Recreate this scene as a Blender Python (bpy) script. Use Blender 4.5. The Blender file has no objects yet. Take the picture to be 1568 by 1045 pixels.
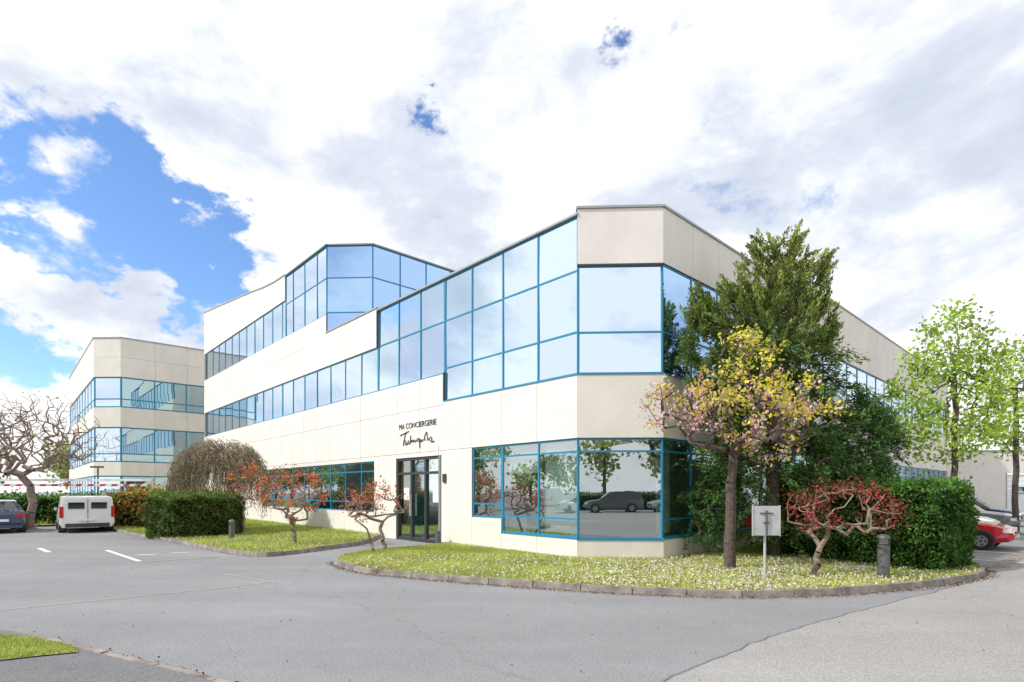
import bpy, math, random
import numpy as np
from mathutils import Vector
random.seed(7); rng=np.random.default_rng(7)
sc=bpy.context.scene
F=846.0; HZ=752.0; CH=1.6
def G(u,v,z=0.0):
    Y=F*(CH-z)/(v-HZ); return ((u-784)/F*Y, Y)
def ZV(v,Y): return CH+(HZ-v)/F*Y
# ---------------------------------------------------------------- materials
def nodes(m):
    m.use_nodes=True; nt=m.node_tree; return nt,nt.nodes,nt.links
def mk(name,col,rough=.6,var=.1,scale=3.0,bump=0.0,bscale=40,metal=0.0,spec=.5,coat=0):
    m=bpy.data.materials.new(name); nt,N,Lk=nodes(m); b=N['Principled BSDF']
    b.inputs['Roughness'].default_value=rough; b.inputs['Metallic'].default_value=metal
    b.inputs['Specular IOR Level'].default_value=spec
    b.inputs['Coat Weight'].default_value=coat
    tc=N.new('ShaderNodeTexCoord')
    if var>0:
        n=N.new('ShaderNodeTexNoise'); n.inputs['Scale'].default_value=scale; n.inputs['Detail'].default_value=8
        r=N.new('ShaderNodeValToRGB')
        r.color_ramp.elements[0].position=.3; r.color_ramp.elements[1].position=.7
        r.color_ramp.elements[0].color=[c*(1-var) for c in col]+[1]
        r.color_ramp.elements[1].color=[min(1,c*(1+var)) for c in col]+[1]
        Lk.new(tc.outputs['Object'],n.inputs['Vector']); Lk.new(n.outputs['Fac'],r.inputs['Fac']); Lk.new(r.outputs['Color'],b.inputs['Base Color'])
    else: b.inputs['Base Color'].default_value=list(col)+[1]
    if bump>0:
        n2=N.new('ShaderNodeTexNoise'); n2.inputs['Scale'].default_value=bscale; n2.inputs['Detail'].default_value=6
        bp=N.new('ShaderNodeBump'); bp.inputs['Strength'].default_value=bump; bp.inputs['Distance'].default_value=.02
        Lk.new(tc.outputs['Object'],n2.inputs['Vector']); Lk.new(n2.outputs['Fac'],bp.inputs['Height']); Lk.new(bp.outputs['Normal'],b.inputs['Normal'])
    return m
def mkglass(name,tint,base,fac,trans=False):
    m=bpy.data.materials.new(name); nt,N,Lk=nodes(m); N.clear()
    o=N.new('ShaderNodeOutputMaterial'); mx=N.new('ShaderNodeMixShader'); g=N.new('ShaderNodeBsdfGlossy')
    g.inputs['Roughness'].default_value=.0
    a=N.new('ShaderNodeAttribute'); a.attribute_name='Col'; x=N.new('ShaderNodeMixRGB'); x.blend_type='MULTIPLY'; x.inputs[0].default_value=1
    x.inputs[1].default_value=list(tint)+[1]; Lk.new(a.outputs['Color'],x.inputs[2]); Lk.new(x.outputs[0],g.inputs['Color'])
    if trans:
        d=N.new('ShaderNodeBsdfTransparent')
    else: d=N.new('ShaderNodeBsdfDiffuse')
    d.inputs['Color'].default_value=list(base)+[1]
    mx.inputs['Fac'].default_value=fac
    Lk.new(d.outputs[0],mx.inputs[1]); Lk.new(g.outputs[0],mx.inputs[2]); Lk.new(mx.outputs[0],o.inputs[0]); return m
def mkleaf(name,tr=.35):
    m=bpy.data.materials.new(name); nt,N,Lk=nodes(m); N.clear()
    o=N.new('ShaderNodeOutputMaterial'); a=N.new('ShaderNodeAttribute'); a.attribute_name='Col'
    d=N.new('ShaderNodeBsdfDiffuse'); t=N.new('ShaderNodeBsdfTranslucent'); mx=N.new('ShaderNodeMixShader'); mx.inputs['Fac'].default_value=tr
    Lk.new(a.outputs['Color'],d.inputs['Color']); Lk.new(a.outputs['Color'],t.inputs['Color'])
    Lk.new(d.outputs[0],mx.inputs[1]); Lk.new(t.outputs[0],mx.inputs[2]); Lk.new(mx.outputs[0],o.inputs[0]); return m
def mkpanel():
    m=mk('concrete_panel',(.785,.745,.70),.75,.035,.8,.06,70)
    nt,N,Lk=nodes(m); b=N['Principled BSDF']; src=b.inputs['Base Color'].links[0].from_socket
    tc=N.new('ShaderNodeTexCoord'); mp=N.new('ShaderNodeMapping'); mp.inputs['Scale'].default_value=(1.6,1.6,1.1)
    n=N.new('ShaderNodeTexNoise'); n.inputs['Scale'].default_value=1; n.inputs['Detail'].default_value=10; n.inputs['Roughness'].default_value=.68
    r=N.new('ShaderNodeValToRGB'); r.color_ramp.elements[0].position=.34; r.color_ramp.elements[0].color=(.925,.922,.915,1); r.color_ramp.elements[1].position=.60; r.color_ramp.elements[1].color=(1,1,1,1)
    x=N.new('ShaderNodeMixRGB'); x.blend_type='MULTIPLY'; x.inputs[0].default_value=1
    Lk.new(tc.outputs['Object'],mp.inputs[0]); Lk.new(mp.outputs[0],n.inputs['Vector']); Lk.new(n.outputs['Fac'],r.inputs[0])
    a=N.new('ShaderNodeAttribute'); a.attribute_name='Col'
    x2=N.new('ShaderNodeMixRGB'); x2.blend_type='MULTIPLY'; x2.inputs[0].default_value=1
    Lk.new(src,x.inputs[1]); Lk.new(r.outputs[0],x.inputs[2]); Lk.new(x.outputs[0],x2.inputs[1]); Lk.new(a.outputs['Color'],x2.inputs[2]); Lk.new(x2.outputs[0],b.inputs['Base Color']); return m
def mkasphalt(name,col,patch=.10):
    m=mk(name,col,.9,.0,1,.3,90,spec=.2); nt,N,Lk=nodes(m); b=N['Principled BSDF']
    tc=N.new('ShaderNodeTexCoord')
    def ns(s,d,lo,hi,c0,c1,sc3=(1,1,1)):
        mp=N.new('ShaderNodeMapping'); mp.inputs['Scale'].default_value=sc3; mp.inputs['Rotation'].default_value=(0,0,.5)
        n=N.new('ShaderNodeTexNoise'); n.inputs['Scale'].default_value=s; n.inputs['Detail'].default_value=d
        r=N.new('ShaderNodeValToRGB'); r.color_ramp.elements[0].position=lo; r.color_ramp.elements[1].position=hi
        r.color_ramp.elements[0].color=(c0,c0,c0,1); r.color_ramp.elements[1].color=(c1,c1,c1,1)
        Lk.new(tc.outputs['Object'],mp.inputs[0]); Lk.new(mp.outputs[0],n.inputs['Vector']); Lk.new(n.outputs['Fac'],r.inputs[0]); return r.outputs[0]
    a=ns(.35,4,.3,.7,1-patch,1+patch*.5); c=ns(45,3,.35,.65,.78,1.14); e=ns(3.5,3,.4,.62,.97,1.015); h=ns(.5,3,.35,.65,.92,1.05,(.25,1.6,1)); c2=ns(160,2,.4,.6,.88,1.08)
    rgb=N.new('ShaderNodeRGB'); rgb.outputs[0].default_value=list(col)+[1]; cur=rgb.outputs[0]
    for s in (a,c,e,h,c2):
        x=N.new('ShaderNodeMixRGB'); x.blend_type='MULTIPLY'; x.inputs[0].default_value=1; Lk.new(cur,x.inputs[1]); Lk.new(s,x.inputs[2]); cur=x.outputs[0]
    v=N.new('ShaderNodeTexVoronoi'); v.feature='DISTANCE_TO_EDGE'; v.inputs['Scale'].default_value=.16
    nn=N.new('ShaderNodeTexNoise'); nn.inputs['Scale'].default_value=1.3; nn.inputs['Detail'].default_value=6
    ad=N.new('ShaderNodeMixRGB'); ad.blend_type='ADD'; ad.inputs[0].default_value=.7; Lk.new(tc.outputs['Object'],ad.inputs[1]); Lk.new(tc.outputs['Object'],nn.inputs['Vector']); Lk.new(nn.outputs['Color'],ad.inputs[2]); Lk.new(ad.outputs[0],v.inputs['Vector'])
    r=N.new('ShaderNodeValToRGB'); r.color_ramp.elements[0].position=.0; r.color_ramp.elements[0].color=(.86,.86,.86,1); r.color_ramp.elements[1].position=.002; r.color_ramp.elements[1].color=(1,1,1,1)
    Lk.new(v.outputs['Distance'],r.inputs[0])
    x=N.new('ShaderNodeMixRGB'); x.blend_type='MULTIPLY'; x.inputs[0].default_value=1; Lk.new(cur,x.inputs[1]); Lk.new(r.outputs[0],x.inputs[2])
    Lk.new(x.outputs[0],b.inputs['Base Color']); return m
M={}
M['panel']=mkpanel()
M['joint']=mk('panel_joint',(.20,.185,.17),.9,.1)
M['frame']=mk('blue_frame',(.015,.22,.38),.35,.06,2)
M['dark']=mk('dark_metal',(.04,.045,.05),.45,.1)
M['coping']=mk('coping_metal',(.33,.34,.35),.4,.08)
M['glass']=mkglass('reflective_glass',(.78,.89,.96),(.05,.12,.17),.93)
M['glass_skytint']=mkglass('sky_reflection_tinted_glass',(.46,.67,.93),(.04,.12,.2),.88)  # darker blue sky reflection put into the glass tint
M['glassd']=mkglass('dark_window_glass',(.52,.68,.70),(.015,.05,.06),.8)
M['glassg']=mkglass('clear_window_glass',(.86,.93,.88),(.66,.80,.76),.55,True)
M['inner']=mk('interior_wall',(.36,.37,.33),.8,.1)
M['curtain']=mk('curtain_cloth',(.8,.8,.78),.9,.05,6)
M['leaf']=mkleaf('leaf',.45); M['needle']=mkleaf('needle_leaf',.3)
M['bark']=mk('bark',(.10,.075,.065),.9,.35,12,.8,30)
M['barkl']=mk('light_bark',(.24,.18,.145),.9,.3,10,.8,30)
M['asphalt']=mkasphalt('asphalt',(.265,.267,.277))
M['asphalt2']=mkasphalt('light_asphalt',(.335,.325,.315),.1)
M['asphalt3']=mkasphalt('path_asphalt',(.19,.19,.20),.1)
M['kerb']=mk('kerb_concrete',(.24,.21,.185),.9,.45,4.5,.7,40)
M['soil']=mk('lawn_soil',(.27,.29,.09),.95,.35,1.5,.6,20)
M['paint']=mk('road_paint',(.66,.66,.64),.7,.25,12)
M['painty']=mk('yellow_paint',(.42,.39,.31),.7,.25,12)
M['tar']=mk('tar_seam',(.17,.17,.175),.8,.2,9)
M['white']=mk('white_paint',(.8,.8,.8),.3,.02,3,coat=.5)
M['navy']=mk('navy_car_paint',(.02,.045,.10),.25,.02,3,coat=1)
M['red']=mk('red_car_paint',(.55,.015,.03),.25,.02,3,coat=1)
M['grey']=mk('grey_car_paint',(.12,.125,.13),.25,.02,3,coat=1)
M['silver']=mk('silver_car_paint',(.45,.46,.47),.3,.02,3,coat=1,metal=.3)
M['cglass']=mk('car_glass',(.015,.02,.025),.05,.0,spec=.8)
M['tyre']=mk('tyre_rubber',(.02,.02,.02),.9,.1)
M['rim']=mk('wheel_rim',(.4,.4,.42),.35,.05,metal=.7)
M['tail']=mk('tail_light',(.5,.01,.01),.3,.0)
M['lamp']=mk('head_light',(.8,.8,.8),.2,.0)
M['redp']=mk('red_stripe',(.6,.03,.04),.5,.05)
M['bollard']=mk('bollard_metal',(.11,.115,.12),.5,.15,8)
M['galv']=mk('galvanised_steel',(.50,.51,.52),.5,.12,6,metal=.2)
M['roof']=mk('roof_gravel',(.3,.3,.29),.95,.15,5)
# ---------------------------------------------------------------- mesh builder
class MB:
    def __init__(s): s.V=[];s.n=0;s.Fa=[];s.Mi=[];s.C=[];s.mats=[]
    def mi(s,m):
        if m not in s.mats: s.mats.append(m)
        return s.mats.index(m)
    def add(s,vs,fs,m,col=(1,1,1)):
        k=s.mi(m); s.V.extend([tuple(map(float,v)) for v in vs])
        for f in fs: s.Fa.append([i+s.n for i in f]); s.Mi.append(k); s.C.append(col)
        s.n+=len(vs)
    def hexa(s,p,m,col=(1,1,1)):
        s.add(p,[(0,1,2,3),(4,7,6,5),(0,4,5,1),(1,5,6,2),(2,6,7,3),(3,7,4,0)],m,col)
    def box(s,x0,x1,y0,y1,z0,z1,m,col=(1,1,1)):
        s.hexa([(x0,y0,z0),(x1,y0,z0),(x1,y1,z0),(x0,y1,z0),(x0,y0,z1),(x1,y0,z1),(x1,y1,z1),(x0,y1,z1)],m,col)
    def tube(s,a,b,ra,rb,m,n=6,cap=False,col=(1,1,1)):
        a=np.array(a,float);b=np.array(b,float);d=b-a;l=np.linalg.norm(d)
        if l<1e-6:return
        d/=l; t=np.array([0,0,1.]) if abs(d[2])<.9 else np.array([1.,0,0]); u=np.cross(d,t);u/=np.linalg.norm(u);w=np.cross(d,u)
        vs=[]
        for c,r in((a,ra),(b,rb)):
            for i in range(n):
                an=2*math.pi*i/n; vs.append(c+r*(math.cos(an)*u+math.sin(an)*w))
        fs=[(i,(i+1)%n,n+(i+1)%n,n+i) for i in range(n)]
        if cap: fs+= [tuple(range(n))[::-1],tuple(range(n,2*n))]
        s.add(vs,fs,m,col)
    def quads(s,P,m,cols):
        k=s.mi(m);N=len(P); s.V.extend(map(tuple,P.reshape(-1,3).tolist()))
        idx=(np.arange(N*4).reshape(N,4)+s.n).tolist(); s.Fa.extend(idx); s.Mi.extend([k]*N); s.C.extend(map(tuple,np.asarray(cols).tolist())); s.n+=N*4
    def obj(s,name,parent=None,smooth=False):
        me=bpy.data.meshes.new(name); me.from_pydata(s.V,[],s.Fa)
        for m in s.mats: me.materials.append(M[m])
        me.polygons.foreach_set('material_index',s.Mi)
        at=me.attributes.new('Col','FLOAT_COLOR','FACE')
        c=np.ones((len(s.Fa),4),dtype=np.float32); c[:,:3]=np.array(s.C,dtype=np.float32).reshape(-1,3); at.data.foreach_set('color',c.ravel())
        if smooth: me.polygons.foreach_set('use_smooth',[True]*len(s.Fa))
        me.update(); o=bpy.data.objects.new(name,me); sc.collection.objects.link(o)
        if parent: o.parent=parent
        return o
def empty(name,loc=(0,0,0)):
    e=bpy.data.objects.new(name,None); e.location=loc; sc.collection.objects.link(e); return e
def rand_dirs(n):
    v=rng.normal(size=(n,3)); return v/np.linalg.norm(v,axis=1)[:,None]
def leafq(C,size,asp=.5,axis=None,ab=0):
    n=len(C); u=rand_dirs(n)
    if axis is not None: u=u*(1-ab)+axis*ab; u/=np.linalg.norm(u,axis=1)[:,None]
    w=np.cross(u,rand_dirs(n)); w/=np.linalg.norm(w,axis=1)[:,None]+1e-9
    s=(size*rng.uniform(.6,1.3,n))[:,None]
    return np.stack([C-u*s,C+w*s*asp,C+u*s,C-w*s*asp],1)
def mixcol(n,cols,jit=.2,w=None):
    cols=np.array(cols); i=rng.choice(len(cols),n,p=w); c=cols[i]*(1+rng.uniform(-jit,jit,(n,1))); return np.clip(c,0,1)
# ---------------------------------------------------------------- facades
class Fac:
    def __init__(s,o,d,n): s.o=np.array(o,float);s.d=np.array(d,float);s.d/=np.linalg.norm(s.d);s.nn=np.array(n,float);s.nn/=np.linalg.norm(s.nn)
    def p(s,t,z,off=0): q=s.o+s.d*t+s.nn*off; return (q[0],q[1],z)
Ld=np.array([-.678,.735]);Rd=np.array([.735,.678]);Cd=np.array([.9992,-.0403])
A=np.array([1.48,12.53]);B=A+Cd*1.94
FL=Fac(A,Ld,(-.735,-.678)); FC=Fac(A,Cd,(-.0403,-.9992)); FR=Fac(B,Rd,(.678,-.735))
def fbox(mb,f,t0,t1,z0,z1,o0,o1,m,col=(1,1,1),z1b=None):
    zb=z1 if z1b is None else z1b
    mb.hexa([f.p(t0,z0,o0),f.p(t1,z0,o0),f.p(t1,z0,o1),f.p(t0,z0,o1),f.p(t0,z1,o0),f.p(t1,zb,o0),f.p(t1,zb,o1),f.p(t0,z1,o1)],m,col)
def wall(mb,f,t0,t1,z0,z1,mod=1.29,top=None):
    fbox(mb,f,t0+.005,t1-.005,z0+.003,min(z1,z1 if top is None else top(t0))-.01,-.3,-.02,'joint')
    ks=[t0]; k=math.ceil((t0+.15)/mod)
    while k*mod<t1-.15: ks.append(k*mod);k+=1
    ks.append(t1)
    for a,b in zip(ks[:-1],ks[1:]):
        c=random.uniform(.95,1.0); o=random.uniform(-.003,.002)
        za=z1 if top is None else top(a); zb=z1 if top is None else top(b)
        fbox(mb,f,a+.006,b-.006,z0+.006,za-.006,-.14,o,'panel',(c,c*random.uniform(.99,1),c*random.uniform(.98,1)),zb-.006)
def glaze(gb,fb,f,t0,t1,z0,z1,hs=(),mod=1.29,gm='glass',vs=None,fm='frame',w=.044):
    if vs is None:
        vs=[];k=math.ceil((t0+.2)/mod)
        while k*mod<t1-.2: vs.append(k*mod);k+=1
    T=[t0]+list(vs)+[t1]; Z=[z0]+list(hs)+[z1]
    for i,t in enumerate(T):
        a,b=(t-w/2,t+w/2)
        if i==0:a,b=t,t+w
        if i==len(T)-1:a,b=t-w,t
        fbox(fb,f,a,b,z0,z1,-.12,-.035,fm)
    for i,z in enumerate(Z):
        a,b=(z-w/2,z+w/2)
        if i==0:a,b=z,z+w
        if i==len(Z)-1:a,b=z-w,z
        fbox(fb,f,t0+.002,t1-.002,a+.001,b-.001,-.11,-.038,fm)
    for a,b in zip(T[:-1],T[1:]):
        for c,d in zip(Z[:-1],Z[1:]):
            j=lambda: -.055+random.uniform(-.006,.006)
            q=random.uniform(.90,1.0)
            gb.add([f.p(a,c,j()),f.p(b,c,j()),f.p(b,d,j()),f.p(a,d,j())],[(0,1,2,3)],gm,(q*random.uniform(.96,1),q,1))
ob=empty('office_building')
W=MB();GL=MB();FR_=MB()
wall(W,FL,0,2.6,0,.52); wall(W,FL,2.6,3.83,0,.88); wall(W,FL,3.83,5.28,0,2.8,mod=9)
wall(W,FL,5.28,7.85,2.66,2.8); wall(W,FL,7.85,9.31,0,2.8,mod=9)
wall(W,FL,9.31,20.7,0,.85); wall(W,FL,9.31,20.7,2.64,2.8); wall(W,FL,20.7,31.5,0,2.8)
wall(W,FL,0,5.16,2.8,4.25); wall(W,FL,5.16,31.5,2.8,4.15); wall(W,FL,5.16,31.5,4.15,5.06)
glaze(GL,FR_,FL,0.0,2.6,.52,2.8,(.95,2.5),gm='glassg',vs=[1.27])
glaze(GL,FR_,FL,2.6,3.83,.88,2.8,(1.25,2.5),gm='glassg',vs=[])
glaze(GL,FR_,FL,9.31,20.7,.85,2.64,(1.2,2.3),gm='glassd')
glaze(GL,FR_,FL,0,5.16,4.25,7.86,(5.22,6.62)); glaze(GL,FR_,FL,5.16,9.1,5.06,7.86,(6.62,))
glaze(GL,FR_,FL,9.1,31.5,5.06,6.6,())
wall(W,FL,9.1,13.25,6.6,7.95); wall(W,FL,13.25,31.5,6.6,7.75); wall(W,FL,13.25,31.5,7.75,8.7)
glaze(GL,FR_,FL,13.25,17.65,8.7,11.5,(10.2,)); glaze(GL,FR_,FL,17.65,31.5,8.7,10.4,())
def topf(t):
    return float(np.interp(t,[17.6,19,20.5,22.3,31.5],[11.55,11.6,11.75,12.0,13.1]))
wall(W,FL,17.65,31.5,10.4,13.1,top=topf)
D=MB()
fbox(D,FL,5.28,5.36,0,2.66,-.2,-.03,'dark');fbox(D,FL,7.77,7.85,0,2.66,-.2,-.03,'dark');fbox(D,FL,5.36,7.77,2.58,2.66,-.2,-.035,'dark')
fbox(D,FL,5.36,7.77,2.12,2.2,-.18,-.04,'dark')
for a in (6.2,7.0): fbox(D,FL,a-.05,a+.05,0,2.58,-.17,-.045,'dark')
fbox(D,FL,5.36,7.77,0.0,.12,-.16,-.05,'dark')
fbox(D,FL,6.95,6.98,.8,1.5,-.03,.03,'galv')
for a,b in((5.36,6.2),(6.2,7.0),(7.0,7.77)):
    for c,d in((.12,2.12),(2.2,2.58)):
        D.add([FL.p(a,c,-.1),FL.p(b,c,-.1+random.uniform(-.004,.004)),FL.p(b,d,-.1),FL.p(a,d,-.1)],[(0,1,2,3)],'glassd' if (a<6.9 and a>6) else 'glassg')
fbox(D,FL,5.55,5.85,1.25,1.65,-.098,-.09,'lamp'); fbox(D,FL,7.2,7.5,1.3,1.7,-.098,-.09,'lamp')
D.obj('entrance_door',ob)
wall(W,FC,0,1.94,0,.50,9); wall(W,FC,0,1.94,2.8,4.25,9); wall(W,FC,0,1.94,6.74,8.0,9)
glaze(GL,FR_,FC,0,1.94,.50,2.8,(2.5,),gm='glassg',vs=[]); glaze(GL,FR_,FC,0,1.94,4.25,6.74,(5.2,),vs=[])
wall(W,FR,0,5.16,0,.52); wall(W,FR,5.16,32,0,.9); wall(W,FR,0,5.16,2.8,4.25); wall(W,FR,5.16,32,2.8,5.06); wall(W,FR,0,7.74,6.74,8.0); wall(W,FR,7.74,32,6.5,8.45)
wall(W,FR,5.16,7.74,6.5,6.74)
glaze(GL,FR_,FR,0,5.16,.52,2.8,(.95,2.5),gm='glassg'); glaze(GL,FR_,FR,5.16,32,.9,2.8,(2.4,),gm='glassd')
glaze(GL,FR_,FR,0,5.16,4.25,6.74,(5.2,),gm='glass_skytint'); glaze(GL,FR_,FR,5.16,32,5.06,6.5,())
PT=A+Ld*13.25; TC=Fac(PT,Cd,(-.0403,-.9992)); TR=Fac(PT+Cd*1.92,Rd,(.678,-.735))
glaze(GL,FR_,TC,0,1.92,7.3,11.5,(8.8,10.2),gm='glass_skytint',vs=[]); glaze(GL,FR_,TR,0,13,7.3,11.5,(8.8,10.2),gm='glass_skytint')
K=MB()
for f,t0,t1,z in((FL,-.02,9.12,7.86),(FC,-.02,1.96,8.0),(FR,-.02,7.74,8.0),(FR,7.74,32,8.45),(FL,9.12,13.25,7.95),(FL,13.2,17.65,11.5),(TC,-.02,1.94,11.5),(TR,-.02,13,11.5)):
    fbox(K,f,t0,t1,z,z+.05,-.34,.03,'coping')
tt=[17.65,19,20.5,22.3,31.5]; f=FL
for a,b in zip(tt[:-1],tt[1:]):
    K.hexa([f.p(a,topf(a)-.01,-.34),f.p(b,topf(b)-.01,-.34),f.p(b,topf(b)-.01,.035),f.p(a,topf(a)-.01,.035),f.p(a,topf(a)+.05,-.34),f.p(b,topf(b)+.05,-.34),f.p(b,topf(b)+.05,.035),f.p(a,topf(a)+.05,.035)],'coping')
for f,t0,t1,z in((FL,-.01,5.16,4.23),(FC,-.01,1.95,4.231),(FR,-.01,5.16,4.23),(FL,-.01,2.6,.5),(FC,-.01,1.95,.481),(FR,-.01,5.16,.5)):
    fbox(K,f,t0,t1,z,z+.035,-.1,.015,'frame')
fbox(K,FC,0,1.94,6.70,6.735,-.1,.015,'dark')
fbox(K,FL,5.13,5.19,4.25,5.1,-.1,.012,'dark'); fbox(K,FL,9.08,9.14,6.6,7.85,-.1,.014,'dark')
fbox(K,FL,5.02,5.16,1.85,2.1,0.003,.05,'dark')
def rail(f,t0,t1,z,off):
    p=f.p(t0,z,off);q=f.p(t1,z,off); K.tube(p,q,.015,.015,'galv')
    n=max(2,int((t1-t0)/1.3)+1)
    for i in range(n):
        t=t0+(t1-t0)*i/(n-1); a=f.p(t,z,off); K.tube((a[0],a[1],z-.35),a,.012,.012,'galv')
rail(FC,.3,1.2,8.17,-.6); rail(TC,.5,1.9,11.85,-.9); rail(TR,0,10,11.8,-.7); rail(FL,1,9,8.05,-.6)
K.obj('copings_and_sills',ob)
R=MB()
def poly(mb,pts,z,m): mb.add([(p[0],p[1],z) for p in pts],[tuple(range(len(pts)))],m)
L_=lambda t:A+Ld*t
R_=lambda s:B+Rd*s
q2=R_(31.8)+Ld*12
poly(R,[L_(.1)+(.1,.2),R_(.1)+(-.1,.2),R_(31.8)+(-.2,.2),q2,L_(13.2)+Rd*13+Ld*1.0,L_(13.2)+(.2,.1)],7.6,'roof')
poly(R,[L_(13.4)+(.3,.2),PT+Cd*1.8+(0,.2),PT+Cd*1.9+Rd*13+(-.2,.2),L_(31.2)+Rd*13,L_(31.2)+(.2,.1)],11.3,'roof')
FE=Fac(L_(31.5),Rd,Ld); wall(W,FE,0,13,0,13.0)
FE2=Fac(R_(32),Ld,Rd); wall(W,FE2,0,13,0,8.4)
R.box(-2.2,7.8,16.5,16.7,0,2.95,'inner'); 
poly(R,[L_(.2)+(.1,.2),R_(.2)+(-.1,.2),(7.9,16.7),(-2.2,16.7)],.15,'inner'); poly(R,[L_(.2)+(.1,.2),R_(.2)+(-.1,.2),(7.9,16.7),(-2.2,16.7)],2.95,'curtain')
def curtain(f,t0,t1,z0,z1,off):
    n=int((t1-t0)/.04); 
    for i in range(n):
        a=t0+(t1-t0)*i/n;b=t0+(t1-t0)*(i+1)/n; oa=off+.02*math.sin(i*2.1);obb=off+.02*math.sin((i+1)*2.1)
        R.add([f.p(a,z0,oa),f.p(b,z0,obb),f.p(b,z1,obb),f.p(a,z1,oa)],[(0,1,2,3)],'curtain')
curtain(FL,.12,1.2,.6,2.75,-.2); curtain(FL,1.35,2.5,2.05,2.75,-.2); curtain(FL,2.7,3.7,2.3,2.75,-.2); curtain(FR,.3,.9,.6,2.7,-.4)
R.box(-.5,.4,14.9,15.3,.15,.9,'curtain'); R.box(1.8,3.4,15.2,15.9,.75,.8,'curtain'); R.box(1.85,1.95,15.3,15.8,.15,.75,'dark'); R.box(3.2,3.3,15.3,15.8,.15,.75,'dark')
R.obj('roof_and_interior',ob); W.obj('wall_panels',ob); GL.obj('window_glass',ob); FR_.obj('window_frames',ob)
sg=empty('building_sign')
tx=bpy.data.curves.new('lettering','FONT'); tx.body='MA CONCIERGERIE'; tx.size=.25; tx.extrude=.004
to=bpy.data.objects.new('lettering',tx); sc.collection.objects.link(to); tx.materials.append(M['dark'])
p=FL.p(7.66,3.60,.012); to.location=p; to.rotation_euler=(math.pi/2,0,math.atan2(-.735,.678)); to.parent=sg; 
bpy.context.view_layer.update(); wd=to.dimensions.x; to.scale=(2.12/max(wd,.1),1,1)
sx=[(0,.36),(.34,.42),(.62,.47),(.36,.43),(.24,.1),(.2,-.02),(.3,.22),(.42,.12),(.33,.02),(.5,.06),(.56,.2),(.5,.06),(.66,.05),(.7,.4),(.66,.05),(.8,.2),(.84,.06),(.9,.2),(.98,.06),(1.05,.18),(1.15,.08),(1.1,.2),(1.22,.2),(1.26,-.2),(1.24,.18),(1.36,.14),(1.3,.06),(1.48,.16),(1.58,.1),(1.5,.2),(1.68,.42),(1.7,.08),(1.78,.12),(1.9,.22),(1.98,.12),(1.84,.04),(2.1,.05)]
S=MB(); pr=None
xs=np.array([a for a,b in sx]);ys=np.array([b for a,b in sx]);tt=np.arange(len(sx));ti=np.linspace(0,len(sx)-1,160)
def smooth(a):
    y=np.interp(ti,tt,a); k=np.array([1,2,3,2,1])/9.; return np.concatenate([y[:2],np.convolve(y,k,'valid'),y[-2:]])
xs=smooth(xs);ys=smooth(ys)
for a,b in zip(xs,ys):
    c=FL.p(7.62-a*.93-.05,3.05+b*1.0,.02)
    if pr: S.tube(pr,c,.014,.014,'dark',5)
    pr=c
S.obj('script_lettering',sg)
# ---------------------------------------------------------------- second building
o2=empty('office_building')
W=MB();GL=MB();FR_=MB()
Y2=36.3;Q=np.array([(185-784)/F*Y2,Y2]); Q0=Q-Cd*1.85
F2R=Fac(Q,Rd,(.678,-.735));F2C=Fac(Q0,Cd,(-.04,-1));F2L=Fac(Q0,Ld,(-.735,-.678))
for f,t1 in((F2R,16),(F2C,1.85),(F2L,18)):
    mm=9 if f is F2C else 1.29*1.5
    for a,b in((0,.6),(2.6,3.5),(5.8,7.1),(9.1,10.4),(10.4,11.65)): wall(W,f,0,t1,a,b,mm)
    for a,b in((.6,2.6),(3.5,5.8),(7.1,9.1)):
        glaze(GL,FR_,f,0,t1,a,b,(a+.55,),mod=1.9,gm='glassd' if f is F2R else 'glass',w=.08,vs=[] if f is F2C else None)
    fbox(W,f,0,t1,11.65,11.72,-.34,.04,'coping')
poly(W,[Q0,Q,Q+Rd*16,Q+Rd*16+Ld*17,Q0+Ld*18],11.4,'roof')
W.obj('wall_panels',o2);GL.obj('window_glass',o2);FR_.obj('window_frames',o2)
o3=empty('warehouse_building');W=MB();GL=MB();FR_=MB()
Fw=Fac((26,34),(1,-.05),(-.05,-1))
wall(W,Fw,0,4.2,0,4.0,2.1);wall(W,Fw,4.2,7.4,2.7,4.0,3.2);wall(W,Fw,7.4,30,0,4.0,2.6)
fbox(W,Fw,0,30,4.0,4.1,-.3,.05,'coping')
for i in range(9): fbox(W,Fw,4.3,7.3,.02+i*.29,.29+i*.29,-.2,-.1,'white')
for a in(4.2,7.3): fbox(W,Fw,a,a+.1,0,2.7,-.18,-.02,'coping')
glaze(GL,FR_,Fw,4.8,6.8,1.45,1.85,(),gm='glassd',mod=.8,fm='dark')
W.obj('wall_panels',o3);GL.obj('window_glass',o3);FR_.obj('frames',o3)
# ---------------------------------------------------------------- ground
g=MB(); g.add([(-400,-300,0),(400,-300,0),(400,500,0),(-400,500,0)],[(0,1,2,3)],'asphalt'); g.obj('ground')
def jit(pts,n,a):
    out=[]
    for p,q in zip(pts[:-1],pts[1:]):
        for i in range(n):
            f=i/n; out.append((p[0]*(1-f)+q[0]*f+random.uniform(-a,a),p[1]*(1-f)+q[1]*f+random.uniform(-a,a)))
    out.append(pts[-1]); return out
seam=jit([(-7,-6),(-1.5,1.5),G(1010,1045),G(1140,990),G(1220,963),G(1300,940),G(1440,905),(9.0,10.4)],9,.03)
g=MB(); poly(g,seam+[(14.3,15.0),(45,42),(60,-40),(-7,-40)],.004,'asphalt2'); g.obj('light_road_surface')
g=MB()
def strip(mb,p,q,w,z,m):
    p=np.array(p);q=np.array(q);d=(q-p)/np.linalg.norm(q-p);n=np.array([-d[1],d[0]])*w/2
    mb.add([(*(p-n),z),(*(q-n),z),(*(q+n),z),(*(p+n),z)],[(0,1,2,3)],m)
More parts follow.
